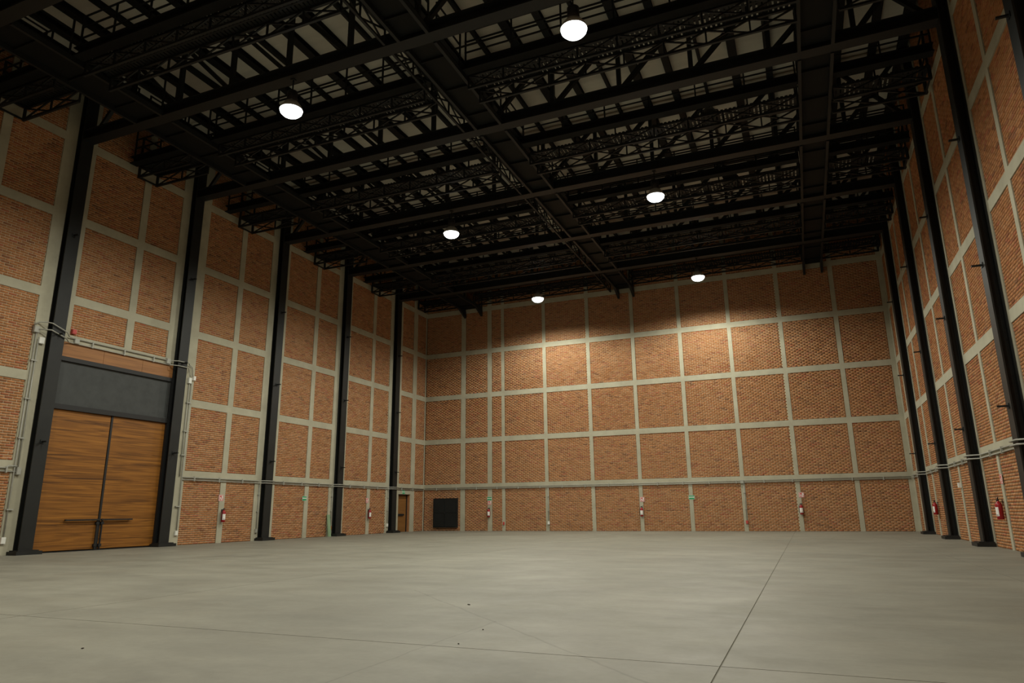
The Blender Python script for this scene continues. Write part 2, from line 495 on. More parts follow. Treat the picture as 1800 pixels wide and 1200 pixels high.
# left wall
D1 = (14.02, 18.72, 0.0, 6.62)                # big door opening incl. header
D2 = (34.74, 36.06, 0.0, 2.13)                # small door opening
lt = [(y - 0.58, y + 0.62, 0, ZR - 0.02) for y in FRAMES[:4]] + [(13.26, 14.02, 0, 6.62), (13.26, 14.40, 6.62, ZR - 0.02)] + [(y - 0.58, y + 0.62, 0, ZR - 0.02) for y in FRAMES[5:]]
lt[3] = (18.72, 19.55, 0, 6.62)
lt.append((18.15, 19.55, 6.62, ZR - 0.02))
lt[0] = (33.42, 34.74, 0, ZR - 0.02)
lt += [(y - 0.14, y + 0.14, 0, ZR - 0.02) for y in (21.53, 26.68, 31.74, 11.48, 6.4, 1.3)]
lt += [(16.40, 16.68, 6.86, ZR - 0.02), (36.06, 36.50, 0, ZR - 0.02), (37.58, YB, 0, ZR - 0.02)]
lb = [b for b in bands(YF, YB) if b[2] > 7] + [(YF, 13.3, z - BH, z + BH) for z in BEAM[:2]] + [(19.5, YB, z - BH, z + BH) for z in BEAM[:2]]
lb += [(14.02, 18.72, 6.62, 6.86), (34.74, 36.06, 2.13, 2.34)]
W_L = build_wall('left', 'wall_left', YF, YB, lt, lb, [D1, D2], 300)
# right wall
rt = [(y - 0.36, y + 0.36, 0, ZR - 0.02) for y in FRAMES] + [(y - 0.11, y + 0.11, 0, ZR - 0.02) for y in (36.25, 32.3, 26.95, 21.72, 16.65, 11.4, 6.3, 1.3)] + [(YB - 0.24, YB, 0, ZR - 0.02)]
W_R = build_wall('right', 'wall_right', YF, YB, rt, bands(YF, YB), [], 300)
# back wall
bt = [(x - wd / 2, x + wd / 2, 0, ZR - 0.02) for x, wd in ((-19.07, .30), (-17.27, .28), (-16.38, .19), (-13.67, .20), (-10.94, .20), (-8.28, .20), (-5.63, .20), (-2.98, .20), (-0.37, .20), (2.31, .21))]
bt += [(4.50, XR, 0, ZR - 0.02)]
W_B = build_wall('back', 'wall_back', XL, XR, bt, bands(XL, XR), [], 0)
# wall behind the camera
ft = [(XL + 2.65 * k - 0.1, XL + 2.65 * k + 0.1, 0, ZR - 0.02) for k in range(1, 10)]
W_F = build_wall('front', 'wall_front', XL, XR, ft, bands(XL, XR), [], 0)

# ------------------------------------------------------------------ big double door
d1 = tag(empty('door_1', (XL, 16.33, 0)), kind='structure')
part('backing', MB().box(XL - 0.40, XL - 0.30, 14.02, 18.72, 0, 6.62), M_BLACKPANEL, d1)
fr = MB()
fr.box(XL - 0.28, XL + 0.05, 14.02, 14.18, 0, 6.12)
fr.box(XL - 0.28, XL + 0.05, 18.48, 18.72, 0, 6.12)
fr.box(XL - 0.28, XL + 0.06, 14.18, 18.48, 5.98, 6.12)
fr.box(XL - 0.28, XL + 0.06, 14.18, 18.48, 4.42, 4.58)
part('door_frame', fr, M_BLACKP, d1)
part('threshold', MB().box(XL - 0.28, XL + 0.02, 14.18, 18.48, 0, 0.025), M_BLACKP, d1)
for s, (a, b) in enumerate(((14.18, 16.27), (16.36, 18.48))):
    lf = part('door_leaf', MB().box(XL - 0.10, XL - 0.03, a + 0.005, b - 0.005, 0.05, 4.415), M_DOOR, d1)
    # pull bar with its stand-offs, drop bolt
    pb = MB()
    y0, y1 = ((15.09, 16.30) if s == 0 else (16.33, 17.49))
    pb.bar((XL + 0.06, y0, 0.97), (XL + 0.06, y1, 0.97), 0.05, 0.045)
    for yy in ((15.15, 16.1) if s == 0 else (16.55, 17.4)):
        pb.bar((XL - 0.03, yy, 0.97), (XL + 0.05, yy, 0.97), 0.03, 0.05)
    part('pull_bar', pb, M_BLACKP, lf)
    yb = 16.23 if s == 0 else 16.40
    db = MB().bar((XL + 0.02, yb, 0.04), (XL + 0.02, yb, 1.0), 0.04, 0.035)
    db.box(XL - 0.03, XL + 0.05, yb - 0.05, yb + 0.05, 0.82, 0.90)
    db.box(XL - 0.03, XL + 0.05, yb - 0.05, yb + 0.05, 0.12, 0.20)
    part('drop_bolt', db, M_BLACKP, lf)
part('centre_astragal', MB().box(XL - 0.10, XL - 0.01, 16.28, 16.35, 0.03, 4.42), M_BLACKP, d1)
part('transom_panel', MB().box(XL - 0.12, XL - 0.02, 14.18, 18.48, 4.58, 5.98), M_TRANSOM, d1)
tr = MB()
tr.box(XL - 0.02, XL + 0.005, 14.18, 18.48, 4.58, 4.615); tr.box(XL - 0.02, XL + 0.005, 18.44, 18.48, 4.615, 5.98)
part('transom_trim', tr, M_TRANSOM, d1)
for a, b in ((14.02, 15.68), (15.69, 17.2), (17.21, 18.72)):
    part('header_board', MB().box(XL - 0.10, XL + 0.0, a, b, 6.125, 6.615), M_HEADER, d1)

# ------------------------------------------------------------------ small exit door
d2 = tag(empty('door_2', (XL, 35.4, 0)), kind='structure')
part('backing', MB().box(XL - 0.45, XL - 0.33, 34.74, 36.06, 0, 2.13), M_BLACKPANEL, d2)
lf = part('door_leaf', MB().box(XL - 0.29, XL - 0.24, 34.80, 35.98, 0.01, 2.08), M_SDOOR, d2)
pm = MB().box(XL - 0.24, XL - 0.17, 34.95, 35.7, 0.92, 1.02)
part('panic_bar', pm, M_BLACKP, lf)
dfm = MB()
dfm.box(XL - 0.31, XL - 0.2, 34.75, 34.80, 0, 2.12); dfm.box(XL - 0.31, XL - 0.2, 35.985, 36.05, 0, 2.12); dfm.box(XL - 0.31, XL - 0.2, 34.80, 35.985, 2.08, 2.12)
part('door_frame', dfm, M_BLACKP, d2)
jb = MB()
for r in range(27):
    jb.box(XL - 0.19, XL - 0.04, 36.03, 36.058, r * 0.078 + 0.008, r * 0.078 + 0.07)
tag(part('jamb_bricks', jb, M_BRICK, d2), kind='stuff')

# ------------------------------------------------------------------ steel columns
CW, CD = 0.42, 0.25
def make_column(side, y, label):
    X = XL if side == 'left' else XR
    s = 1 if side == 'left' else -1
    t = empty('steel_column', (X + s * 0.15, y, 0))
    tag(t, label, 'column', 'black steel columns along the side walls')
    def bx(mb, a, b, y0, y1, z0, z1):
        xa, xb = sorted((X + s * a, X + s * b)); mb.box(xa, xb, y0, y1, z0, z1)
    m = MB()
    bx(m, 0.002, 0.03, y - CW / 2, y + CW / 2, 0.13, 16.18)
    bx(m, CD - 0.035, CD, y - CW / 2, y + CW / 2, 0.13, 16.18)
    bx(m, 0.03, CD - 0.035, y - 0.02, y + 0.02, 0.13, 16.18)
    part('shaft', m, M_COLUMN, t)
    m = MB()
    bx(m, 0.002, CD + 0.20, y - CW / 2 - 0.17, y + CW / 2 + 0.17, 0.0, 0.10)
    bx(m, 0.002, CD + 0.14, y - CW / 2 - 0.10, y + CW / 2 + 0.10, 0.10, 0.13)
    part('base_plinth', m, M_COLUMN, t)
    for z in (3.32, 6.73, 10.1):
        m = MB()
        bx(m, CD, CD + 0.23, y - 0.03, y + 0.03, z - 0.02, z + 0.02)
        bx(m, CD, CD + 0.02, y - 0.06, y + 0.06, z - 0.06, z + 0.06)
        part('bracket_peg', m, M_STEEL, t)
    return t
LLAB = ['black steel column beside the small exit door', 'black steel column with a pale green board leaning next to it', 'black steel column midway along left wall, first beyond the big doors bay',
        'black steel column at the right jamb of the big wooden doors', 'black steel column at the left jamb of the big wooden doors']
RLAB = ['black steel column on right wall nearest the back corner', 'black steel column on right wall, second from the back corner', 'black steel column on right wall, third from the back corner, left of the nearest extinguisher',
        'black steel column on right wall, fourth from the back corner, cut by the frame edge', 'black steel column on right wall, fifth from the back corner, at top right frame corner']
for i, y in enumerate(FRAMES[:5]):
    make_column('left', y, LLAB[i])
    make_column('right', y, RLAB[i])

# ------------------------------------------------------------------ roof trusses
ZB0, ZB1, ZT0, ZT1 = 13.52, 13.90, 15.90, 16.19
def make_truss(y, label):
    t = empty('roof_truss', (XC, y, ZB0))
    tag(t, label, 'truss', 'black steel roof trusses spanning the hall')
    xa, xb = XL + CD + 0.004, XR - CD - 0.004
    m = MB(); hw = 0.19
    m.box(xa, xb, y - hw, y + hw, ZB0, ZB0 + 0.035); m.box(xa, xb, y - hw, y + hw, ZB1 - 0.035, ZB1); m.box(xa, xb, y - 0.015, y + 0.015, ZB0 + 0.035, ZB1 - 0.035)
    part('bottom_chord', m, M_STEEL, t)
    m = MB(); hw = 0.15
    m.box(xa, xb, y - hw, y + hw, ZT0, ZT0 + 0.03); m.box(xa, xb, y - hw, y + hw, ZT1 - 0.03, ZT1); m.box(xa, xb, y - 0.015, y + 0.015, ZT0 + 0.03, ZT1 - 0.03)
    part('top_chord', m, M_STEEL, t)
    N = [xa + 0.1] + NODES[1:-1] + [xb - 0.1]
    for k in range(1, 12):
        part('post', MB().bar((N[k], y, ZB1), (N[k], y, ZT0), 0.13), M_STEEL, t)
    for k in range(12):
        lo, hi = (N[k + 1], N[k]) if k < 6 else (N[k], N[k + 1])
        s = 1 if hi > lo else -1
        part('diagonal', MB().bar((lo + s * 0.1, y, ZB1 - 0.01), (hi - s * 0.1, y, ZT0 + 0.01), 0.13), M_STEEL, t)
    for k in (0, 11):     # end panels are cross-braced down to the column
        lo, hi = (N[0], N[1]) if k == 0 else (N[12], N[11])
        s = 1 if hi > lo else -1
        part('diagonal', MB().bar((lo + s * 0.05, y + 0.14, ZB1 - 0.01), (hi - s * 0.1, y + 0.14, ZT0 + 0.01), 0.12), M_STEEL, t)
        m = MB(); c = (lo + hi) / 2; zc = (ZB1 + ZT0) / 2
        m.box(c - 0.22, c + 0.22, y + 0.065, y + 0.08, zc - 0.2, zc + 0.2)
        part('gusset_plate', m, M_STEEL, t)
    return t
for i, y in enumerate(FRAMES[:6]):
    make_truss(y, ['black roof truss nearest the back brick wall', 'second black roof truss from the back wall', 'third black roof truss from the back wall, with the middle pair of lamps under it',
                   'fourth black roof truss from the back wall, between the two nearer lamp pairs', 'fifth black roof truss from the back wall, carrying the two largest lamps', 'black roof truss nearest the viewer, at the top left frame corner'][i])

# ------------------------------------------------------------------ catwalks
def railing(t, pts_fn, length, off, posts_gap=1.45, zf=13.72, levels=(0.38, 0.74, 1.10)):
    """pts_fn(s) -> (x, y) along the rail"""
    n = max(1, round(length / posts_gap))
    m = MB()
    for k in range(n + 1):
        x, y = pts_fn(min(length - 0.03, max(0.03, length * k / n)))
        part('rail_post', MB().bar((x, y, zf), (x, y, zf + levels[-1] + 0.02), 0.045), M_STEEL, t)
    a, b = pts_fn(0.0), pts_fn(length)
    for l in levels:
        part('handrail', MB().bar((*a, zf + l), (*b, zf + l), 0.04), M_STEEL, t)

def lattice(p, q, z0, z1, panel=1.1, th=0.06):
    m = MB()
    p = Vector((p[0], p[1], 0)); q = Vector((q[0], q[1], 0)); L = (q - p).length
    up = Vector((0, 0, 1))
    m.bar(p + up * z0, q + up * z0, 0.07, 0.07); m.bar(p + up * z1, q + up * z1, 0.07, 0.07)
    n = max(1, round(L / panel))
    for k in range(n + 1):
        c = p.lerp(q, min(0.999, max(0.001, k / n)))
        m.bar(c + up * z0, c + up * z1, 0.045)
    for k in range(n):
        a, b = p.lerp(q, k / n), p.lerp(q, (k + 1) / n)
        m.bar(a + up * z0, b + up * z1, 0.04); m.bar(a + up * z1, b + up * z0, 0.04)
    return m

ZD = 13.55      # underside of the long decks (between the trusses)
DY0, DY1 = 6.6, YB - 0.03
# three long walkways running the length of the hall
DLAB = ['long black walkway under the roof beside the left columns', 'long black walkway under the middle of the roof, between the lamp rows', 'long black walkway under the roof at right, near the right columns']
segs = []
ys_ = sorted([y for y in FRAMES if y > 6])
cuts = [DY0] + [v for y in ys_ for v in (y - 0.2, y + 0.2)] + [DY1]
segs = [(cuts[i], cuts[i + 1]) for i in range(0, len(cuts), 2)]
for d, (x0, x1) in enumerate(DECKS):
    t = empty('walkway', ((x0 + x1) / 2, (DY0 + DY1) / 2, ZD))
    tag(t, DLAB[d], 'walkway', 'long walkways under the roof')
    for a, b in segs:
        part('deck_plate', MB().box(x0, x1, a, b, ZD + 0.10, ZD + 0.13), M_DECK, t)
        for xx in (x0, x1 - 0.09):
            part('edge_channel', MB().box(xx, xx + 0.09, a, b, ZD - 0.06, ZD + 0.10), M_STEEL, t)
        n = max(1, int((b - a) / 1.2))
        for k in range(n):
            yy = a + (b - a) * (k + 0.5) / n
            part('cross_joist', MB().box(x0 + 0.09, x1 - 0.09, yy - 0.03, yy + 0.03, ZD + 0.03, ZD + 0.10), M_DECK, t)
        for xx in (x0 + 0.03, x1 - 0.03):
            mid = (a + b) / 2
            for p, q in (((a, mid - 0.75), (mid + 0.75, b)) if b - a > 3 else ((a, b),)):
                railing(t, lambda s, xx=xx, p=p: (xx, p + s), q - p, 0, zf=ZD + 0.13)
    if d == 1:
        for a, b in segs:
            part('side_lattice', lattice((x0 - 0.42, a), (x0 - 0.42, b), ZD + 0.02, ZD + 0.5), M_STEEL, t)
    for xx in (x0 + 0.05, x1 - 0.05):       # wall brackets at the far end
        m = MB(); z = ZD - 0.06
        vs = [(xx - 0.06, DY1, z), (xx - 0.06, DY1, z - 0.42), (xx - 0.06, DY1 - 0.95, z), (xx + 0.06, DY1, z), (xx + 0.06, DY1, z - 0.42), (xx + 0.06, DY1 - 0.95, z)]
        m.add(vs, [(0, 1, 2), (5, 4, 3), (0, 3, 4, 1), (1, 4, 5, 2), (2, 5, 3, 0)])
        part('wall_bracket', m, M_STEEL, t)

# cross catwalks, one in each bay
bays = [(FRAMES[i + 1], FRAMES[i]) for i in range(5)]
XSEG = [(XL + 0.10, DECKS[0][0] - 0.02), (DECKS[0][1] + 0.02, DECKS[1][0] - 0.48), (DECKS[1][1] + 0.02, DECKS[2][0] - 0.02), (DECKS[2][1] + 0.02, XR - 0.10)]
CLAB = ['black grated cross catwalk in the farthest full roof bay', 'black grated cross catwalk in the roof bay behind the middle lamp pair', 'black grated cross catwalk in the roof bay just before the middle lamp pair',
        'black grated cross catwalk in the roof bay just behind the two largest lamps', 'black grated cross catwalk nearest the viewer, in front of the two largest lamps',
        'black grated catwalk running close along the top of back wall']
def cross_catwalk(ym, yb, label, dz=0.0):
    t = empty('catwalk', (XC, ym, 13.25 + dz))
    tag(t, label, 'catwalk', 'grated cross catwalks between the trusses')
    ya, yc = ym - 0.36, ym + 0.42
    for si, (x0, x1) in enumerate(XSEG):
        m = MB()
        m.box(x0, x1, yb - 0.15, yb + 0.15, 13.62 + dz, 13.65 + dz); m.box(x0, x1, yb - 0.15, yb + 0.15, 13.87 + dz, 13.90 + dz); m.box(x0, x1, yb - 0.012, yb + 0.012, 13.65 + dz, 13.87 + dz)
        part('edge_beam', m, M_DECK, t)
        part('lattice_girder', lattice((x0, ya), (x1, ya), 13.25 + dz, 13.66 + dz), M_STEEL, t)
        part('lattice_girder', lattice((x0, yc), (x1, yc), 13.25 + dz, 13.66 + dz), M_STEEL, t)
        m = MB()
        n = int((x1 - x0) / 0.13)
        for k in range(n):
            xx = x0 + (x1 - x0) * (k + 0.5) / n
            m.box(xx - 0.042, xx + 0.042, ya - 0.02, yc + 0.02, 13.70 + dz, 13.735 + dz)
        m.box(x0, x1, ya + 0.22, ya + 0.28, 13.695 + dz, 13.70 + dz); m.box(x0, x1, yc - 0.28, yc - 0.22, 13.695 + dz, 13.70 + dz)
        tag(part('grating', m, M_STEEL, t), kind='stuff')
        for yy in (yb, yc):
            railing(t, lambda s, yy=yy, x0=x0: (x0 + s, yy), x1 - x0, 0, zf=13.735 + dz if yy == yc else 13.90 + dz)
        if si in (0, 3):   # end gates near the walls
            xe = x0 + 0.05 if si == 0 else x1 - 0.05
            for zz in (13.25 + dz, 13.66 + dz, 14.1 + dz, 14.5 + dz, 14.85 + dz):
                part('end_rail', MB().bar((xe, ya, zz), (xe, yc, zz), 0.05), M_STEEL, t)
            for yy in (ya, yc):
                part('end_post', MB().bar((xe, yy, 13.25 + dz), (xe, yy, 14.87 + dz), 0.06), M_STEEL, t)
    return t
offs = [-1.05, -1.05, -1.05, -0.62, -0.62]
for i, (a, b) in enumerate(bays):
    ym = (a + b) / 2 + 0.05
    cross_catwalk(ym, ym + offs[i], CLAB[i])
cross_catwalk(36.65, 35.55, CLAB[5], 0.42)

# ------------------------------------------------------------------ high-bay lamps
def make_lamp():
    t = empty('high_bay_lamp', (0, 0, 0))        # origin at the lens
    part('housing', MB().lathe([(0.10, 0.62), (0.15, 0.60), (0.15, 0.34), (0.11, 0.30)], n=20), M_BLACKP, t, True)
    rf_ = part('reflector', MB().lathe([(0.11, 0.30), (0.20, 0.24), (0.30, 0.10), (0.335, 0.0), (0.325, 0.0), (0.29, 0.10), (0.19, 0.23), (0.10, 0.28)], n=28, cap=False), M_GALV, t, True)
    part('lens', MB().lathe([(0.001, -0.20), (0.14, -0.185), (0.24, -0.14), (0.305, -0.07), (0.322, 0.0), (0.30, 0.03)], n=28), M_GLOW, rf_, True)
    part('hanger', MB().bar((0, 0, 0.61), (0, 0, 1.00), 0.03).box(-0.06, 0.06, -0.06, 0.06, 0.99, 1.02), M_STEEL, t)
    ld = bpy.data.lights.new('lamp_beam', 'SPOT')
    ld.energy = LAMP_W; ld.color = LAMP_COL; ld.spot_size = math.radians(LAMP_ANGLE); ld.spot_blend = LAMP_BLEND; ld.shadow_soft_size = 0.3
    lo = bpy.data.objects.new('lamp_beam', ld); COL.objects.link(lo); lo.parent = t; lo.location = (0, 0, -0.24)
    return t
lamp = make_lamp()
LP = [(-12.70, 13.88, 'large glowing round ceiling lamp at upper left, over the big doors side'), (-4.08, 13.88, 'large glowing round ceiling lamp at top centre, the highest in view'),
      (-12.70, 23.865, 'glowing round ceiling lamp of the middle pair, left of the centre walkway'), (-4.08, 23.865, 'glowing round ceiling lamp of the middle pair, right of the centre walkway'),
      (-12.62, 33.95, 'small glowing round ceiling lamp by back wall, left of centre'), (-3.95, 33.95, 'small glowing round ceiling lamp by back wall, right of centre'),
      (-12.70, 3.82, 'glowing ceiling lamp behind the viewer on the left'), (-4.08, 3.82, 'glowing ceiling lamp behind the viewer on the right')]
for i, (x, y, lab) in enumerate(LP):
    o = lamp if i == 0 else copy_tree(lamp)
    o.location = (x, y, 12.50)
    tag(o, lab, 'lamp', 'high bay lamps hung from the trusses')

# unlit round floodlights on the cross catwalks
def make_flood():
    t = empty('floodlight', (0, 0, 0))
    part('drum', MB().lathe([(0.18, 0.30), (0.26, 0.26), (0.30, 0.0), (0.30, -0.30), (0.27, -0.32)], n=18), M_BLACKP, t, True)
    part('lens', MB().lathe([(0.001, -0.335), (0.26, -0.322)], n=18), M_TRANSOM, t, True)
    m = MB().bar((-0.34, 0, -0.02), (-0.34, 0, 0.50), 0.04); m.bar((0.34, 0, -0.02), (0.34, 0, 0.50), 0.04); m.bar((-0.36, 0, 0.50), (0.36, 0, 0.50), 0.04)
    part('yoke', m, M_STEEL, t)
    return t
fl0 = make_flood()
for i, (x, y, rx, lab) in enumerate([(-13.3, 11.95, 0.6, 'unlit black round floodlight above the left large lamp'), (-1.75, 21.95, -0.5, 'unlit black round floodlight on catwalk right of the middle lamp pair'),
                                     (-1.5, 27.05, -0.5, 'unlit black round floodlight on the far catwalk at right'), (-13.7, 22.0, 0.4, 'unlit black round floodlight on catwalk left of the middle lamp pair')]):
    o = fl0 if i == 0 else copy_tree(fl0)
    o.location = (x, y, 14.12); o.rotation_euler = (rx, 0, 0.3 * i)
    tag(o, lab, 'floodlight', 'unlit floodlights on the catwalks')

# ------------------------------------------------------------------ conduits
def conduit(name, label, paths, clamps, r=0.019):
    xs_ = [p for path in paths for p in path]
    t = empty(name, xs_[0])
    tag(t, label, 'conduit')
    for path in paths: part('pipe', MB().tube(path, r, 8), M_GALV, t, True)
    for c in clamps: part('clamp', c, M_GALV, t)
    return t
def run_y(X, s, y0, y1, z, cols, d=0.035):
    p = [(X + s * d, y0, z)]
    for c in sorted(cols):
        p += [(X + s * d, c - 0.42, z), (X + s * (CD + 0.05), c - 0.27, z), (X + s * (CD + 0.05), c + 0.27, z), (X + s * d, c + 0.42, z)]
    return p + [(X + s * d, y1, z)]
def clamps_y(X, s, ys, z0, z1):
    out = []
    for y in ys:
        a, b = sorted((X + s * 0.001, X + s * 0.07)); out.append(MB().box(a, b, y - 0.02, y + 0.02, z0, z1))
    return out
def yr(a, b, st): return [a + st * k for k in range(int((b - a) / st) + 1)]
conduit('conduit_pair', 'two grey pipes along the left wall beam beyond the doors', [run_y(XL, 1, 19.45, YB - 0.08, 2.48, FRAMES[:3]), run_y(XL, 1, 19.45, YB - 0.08, 2.39, FRAMES[:3])],
        clamps_y(XL, 1, [y for y in yr(20.0, 37.2, 1.25) if all(abs(y - c) > 0.5 for c in FRAMES)], 2.35, 2.52))
conduit('conduit_pair', 'two grey pipes along the left wall beam before the doors', [[(XL + .035, 7.0, 2.50), (XL + .035, 13.05, 2.50), (XL + .06, 13.15, 2.56), (XL + .06, 13.38, 2.56)], [(XL + .035, 7.0, 2.40), (XL + .035, 13.38, 2.40)]],
        clamps_y(XL, 1, [9.5, 10.9, 12.3, 13.1], 2.36, 2.54))
conduit('conduit_pair', 'two grey pipes above the big wooden doors, bending over both columns', [
    [(XL + .05, 13.22, 6.92), (XL + .06, 13.34, 7.02), (XL + .2, 13.5, 7.04), (XL + CD + .05, 13.62, 7.02), (XL + CD + .05, 14.12, 6.84), (XL + .08, 14.35, 6.78), (XL + .05, 14.5, 6.76), (XL + .05, 18.3, 6.76), (XL + CD + .05, 18.48, 6.76), (XL + CD + .05, 18.98, 6.76), (XL + .06, 19.2, 6.76), (XL + .06, 19.36, 6.70), (XL + .06, 19.42, 6.35)],
    [(XL + .05, 13.30, 6.78), (XL + .2, 13.5, 6.80), (XL + CD + .05, 13.62, 6.80), (XL + CD + .05, 14.12, 6.64), (XL + .08, 14.35, 6.60), (XL + .05, 14.5, 6.60), (XL + .05, 18.3, 6.60), (XL + CD + .05, 18.48, 6.58), (XL + CD + .05, 18.98, 6.58), (XL + .06, 19.2, 6.58), (XL + .06, 19.30, 6.30)]],
    clamps_y(XL, 1, [15.2, 16.4, 17.6], 6.57, 6.79))
conduit('conduit_pair', 'two grey vertical pipes on concrete left of the big doors', [[(XL + .035, 13.33, 6.7), (XL + .035, 13.33, 2.45), (XL + .035, 13.33, 0.5)], [(XL + .035, 13.42, 6.5), (XL + .035, 13.42, 2.45)]],
        [MB().box(XL + .001, XL + .07, 13.28, 13.47, z - .02, z + .02) for z in (5.8, 4.6, 3.4, 1.3)])
conduit('conduit_pair', 'two grey vertical pipes on concrete right of the big doors', [[(XL + .035, 19.42, 6.1), (XL + .035, 19.42, 2.5), (XL + .035, 19.42, 0.5)], [(XL + .035, 19.31, 6.1), (XL + .035, 19.31, 2.5)]],
        [MB().box(XL + .001, XL + .07, 19.26, 19.47, z - .02, z + .02) for z in (5.3, 4.2, 3.3, 1.4)])
conduit('conduit_pair', 'two grey pipes along the right wall beam', [run_y(XR, -1, 16.9, YB - 0.08, 2.53, FRAMES[:4]), run_y(XR, -1, 16.9, YB - 0.08, 2.43, FRAMES[:4])],
        clamps_y(XR, -1, [y for y in yr(17.2, 37.2, 1.25) if all(abs(y - c) > 0.5 for c in FRAMES)], 2.39, 2.57))
conduit('conduit_pair', 'two grey pipes along the back wall beam', [[(XL + .1, YB - .035, 2.50), (XR - .1, YB - .035, 2.50)], [(XL + .1, YB - .035, 2.41), (XR - .1, YB - .035, 2.41)]],
        [MB().box(x - .02, x + .02, YB - .07, YB - .001, 2.37, 2.54) for x in yr(XL + 0.9, XR - 0.4, 1.35)])
for y in FRAMES[:3]:
    k = FRAMES.index(y)
    conduit('conduit_drop', 'grey vertical pipe on concrete left of the %s' % ['column by the small exit door', 'column with the green board', 'first column beyond the big doors bay'][k],
            [[(XL + .03, y - 0.34, 2.37), (XL + .03, y - 0.34, 0.5)]], [MB().box(XL + .001, XL + .06, y - .39, y - .29, z - .02, z + .02) for z in (1.9, 1.2)], 0.018)
for x, lab in ((-13.60, 'grey vertical pipe on the back wall rib below left small lamp'), (-2.93, 'grey vertical pipe on the back wall rib between extinguishers at right')):
    conduit('conduit_drop', lab, [[(x, YB - .03, 2.38), (x, YB - .03, 0.5)]], [MB().box(x - .05, x + .05, YB - .06, YB - .001, z - .02, z + .02) for z in (1.9, 1.1)], 0.018)

def wall_box(name, label, cat, kind, u, z, w_, h_, dep, mat, lid=True, d0=0.0):
    f = (lambda a, b, c: (XL + c, a, b)) if kind == 'left' else ((lambda a, b, c: (XR - c, a, b)) if kind == 'right' else (lambda a, b, c: (a, YB - c, b)))
    t = empty(name, f(u, z - h_ / 2, d0))
    tag(t, label, cat)
    def bx(a0, a1, z0, z1, c0, c1):
        p, q = f(a0, z0, c0), f(a1, z1, c1)
        return MB().box(min(p[0], q[0]), max(p[0], q[0]), min(p[1], q[1]), max(p[1], q[1]), z0, z1)
    part('box', bx(u - w_ / 2, u + w_ / 2, z - h_ / 2, z + h_ / 2, d0 + 0.001, d0 + dep), mat, t)
    part('cover', bx(u - w_ / 2 + .012, u + w_ / 2 - .012, z - h_ / 2 + .012, z + h_ / 2 - .012, d0 + dep, d0 + dep + .008), mat, t)
    return t
wall_box('outlet_box', 'white outlet box low on concrete left of the big doors', 'outlet box', 'left', 13.33, 0.42, 0.13, 0.19, 0.06, M_WHITE)
wall_box('outlet_box', 'white outlet box low on concrete right of the big doors', 'outlet box', 'left', 19.42, 0.44, 0.12, 0.17, 0.06, M_WHITE)
wall_box('outlet_box', 'white outlet box low beside the column by the small exit door', 'outlet box', 'left', 33.61, 0.42, 0.12, 0.17, 0.06, M_WHITE)
wall_box('outlet_box', 'grey outlet box at the foot of the first column beyond the doors bay', 'outlet box', 'left', 23.52, 0.40, 0.12, 0.15, 0.06, M_GALV)
wall_box('outlet_box', 'brownish outlet box beside the column with the green board', 'outlet box', 'left', 28.58, 0.40, 0.11, 0.17, 0.06, M_HEADER)
wall_box('outlet_box', 'white outlet box low on the back wall rib below left small lamp', 'outlet box', 'back', -13.60, 0.44, 0.12, 0.17, 0.06, M_WHITE)
wall_box('outlet_box', 'red brown outlet box low on the narrow back wall rib', 'outlet box', 'back', -16.38, 0.42, 0.09, 0.17, 0.05, M_JUNCT)
wall_box('outlet_box', 'reddish outlet box low on the back wall rib between extinguishers at right', 'outlet box', 'back', -2.93, 0.44, 0.11, 0.16, 0.05, M_JUNCT)
wall_box('junction_box', 'grey junction box atop the pipes left of the big doors', 'junction box', 'left', 13.30, 6.78, 0.17, 0.20, 0.09, M_GALV)
wall_box('junction_box', 'white box hanging under the junction left of the big doors', 'junction box', 'left', 13.50, 6.46, 0.16, 0.20, 0.09, M_WHITE)
wall_box('junction_box', 'small red junction box above the big doors at left', 'junction box', 'left', 14.50, 6.98, 0.14, 0.15, 0.08, M_JUNCT)
wall_box('junction_box', 'grey junction box right of the red one above the big doors', 'junction box', 'left', 14.62, 6.68, 0.16, 0.16, 0.10, M_GALV)
wall_box('junction_box', 'grey junction box at the right end above the big doors', 'junction box', 'left', 18.22, 6.72, 0.17, 0.20, 0.10, M_GALV)
wall_box('junction_box', 'white box right of the big doors column, lower of the pair', 'junction box', 'left', 19.30, 6.16, 0.13, 0.22, 0.09, M_WHITE)
wall_box('junction_box', 'pale box right of the big doors column, beside the bricks', 'junction box', 'left', 19.50, 6.28, 0.10, 0.16, 0.09, M_LABEL)
wall_box('junction_box', 'grey junction box on the beam at the end of the left pipes', 'junction box', 'left', 13.44, 2.42, 0.13, 0.22, 0.09, M_GALV)
wall_box('junction_box', 'small pale box on the right wall rib between two columns', 'junction box', 'right', 26.95, 1.78, 0.13, 0.16, 0.08, M_WHITE)
wall_box('junction_box', 'small grey junction box at back wall beam above exit sign', 'junction box', 'back', -3.0, 2.45, 0.16, 0.18, 0.08, M_GALV)

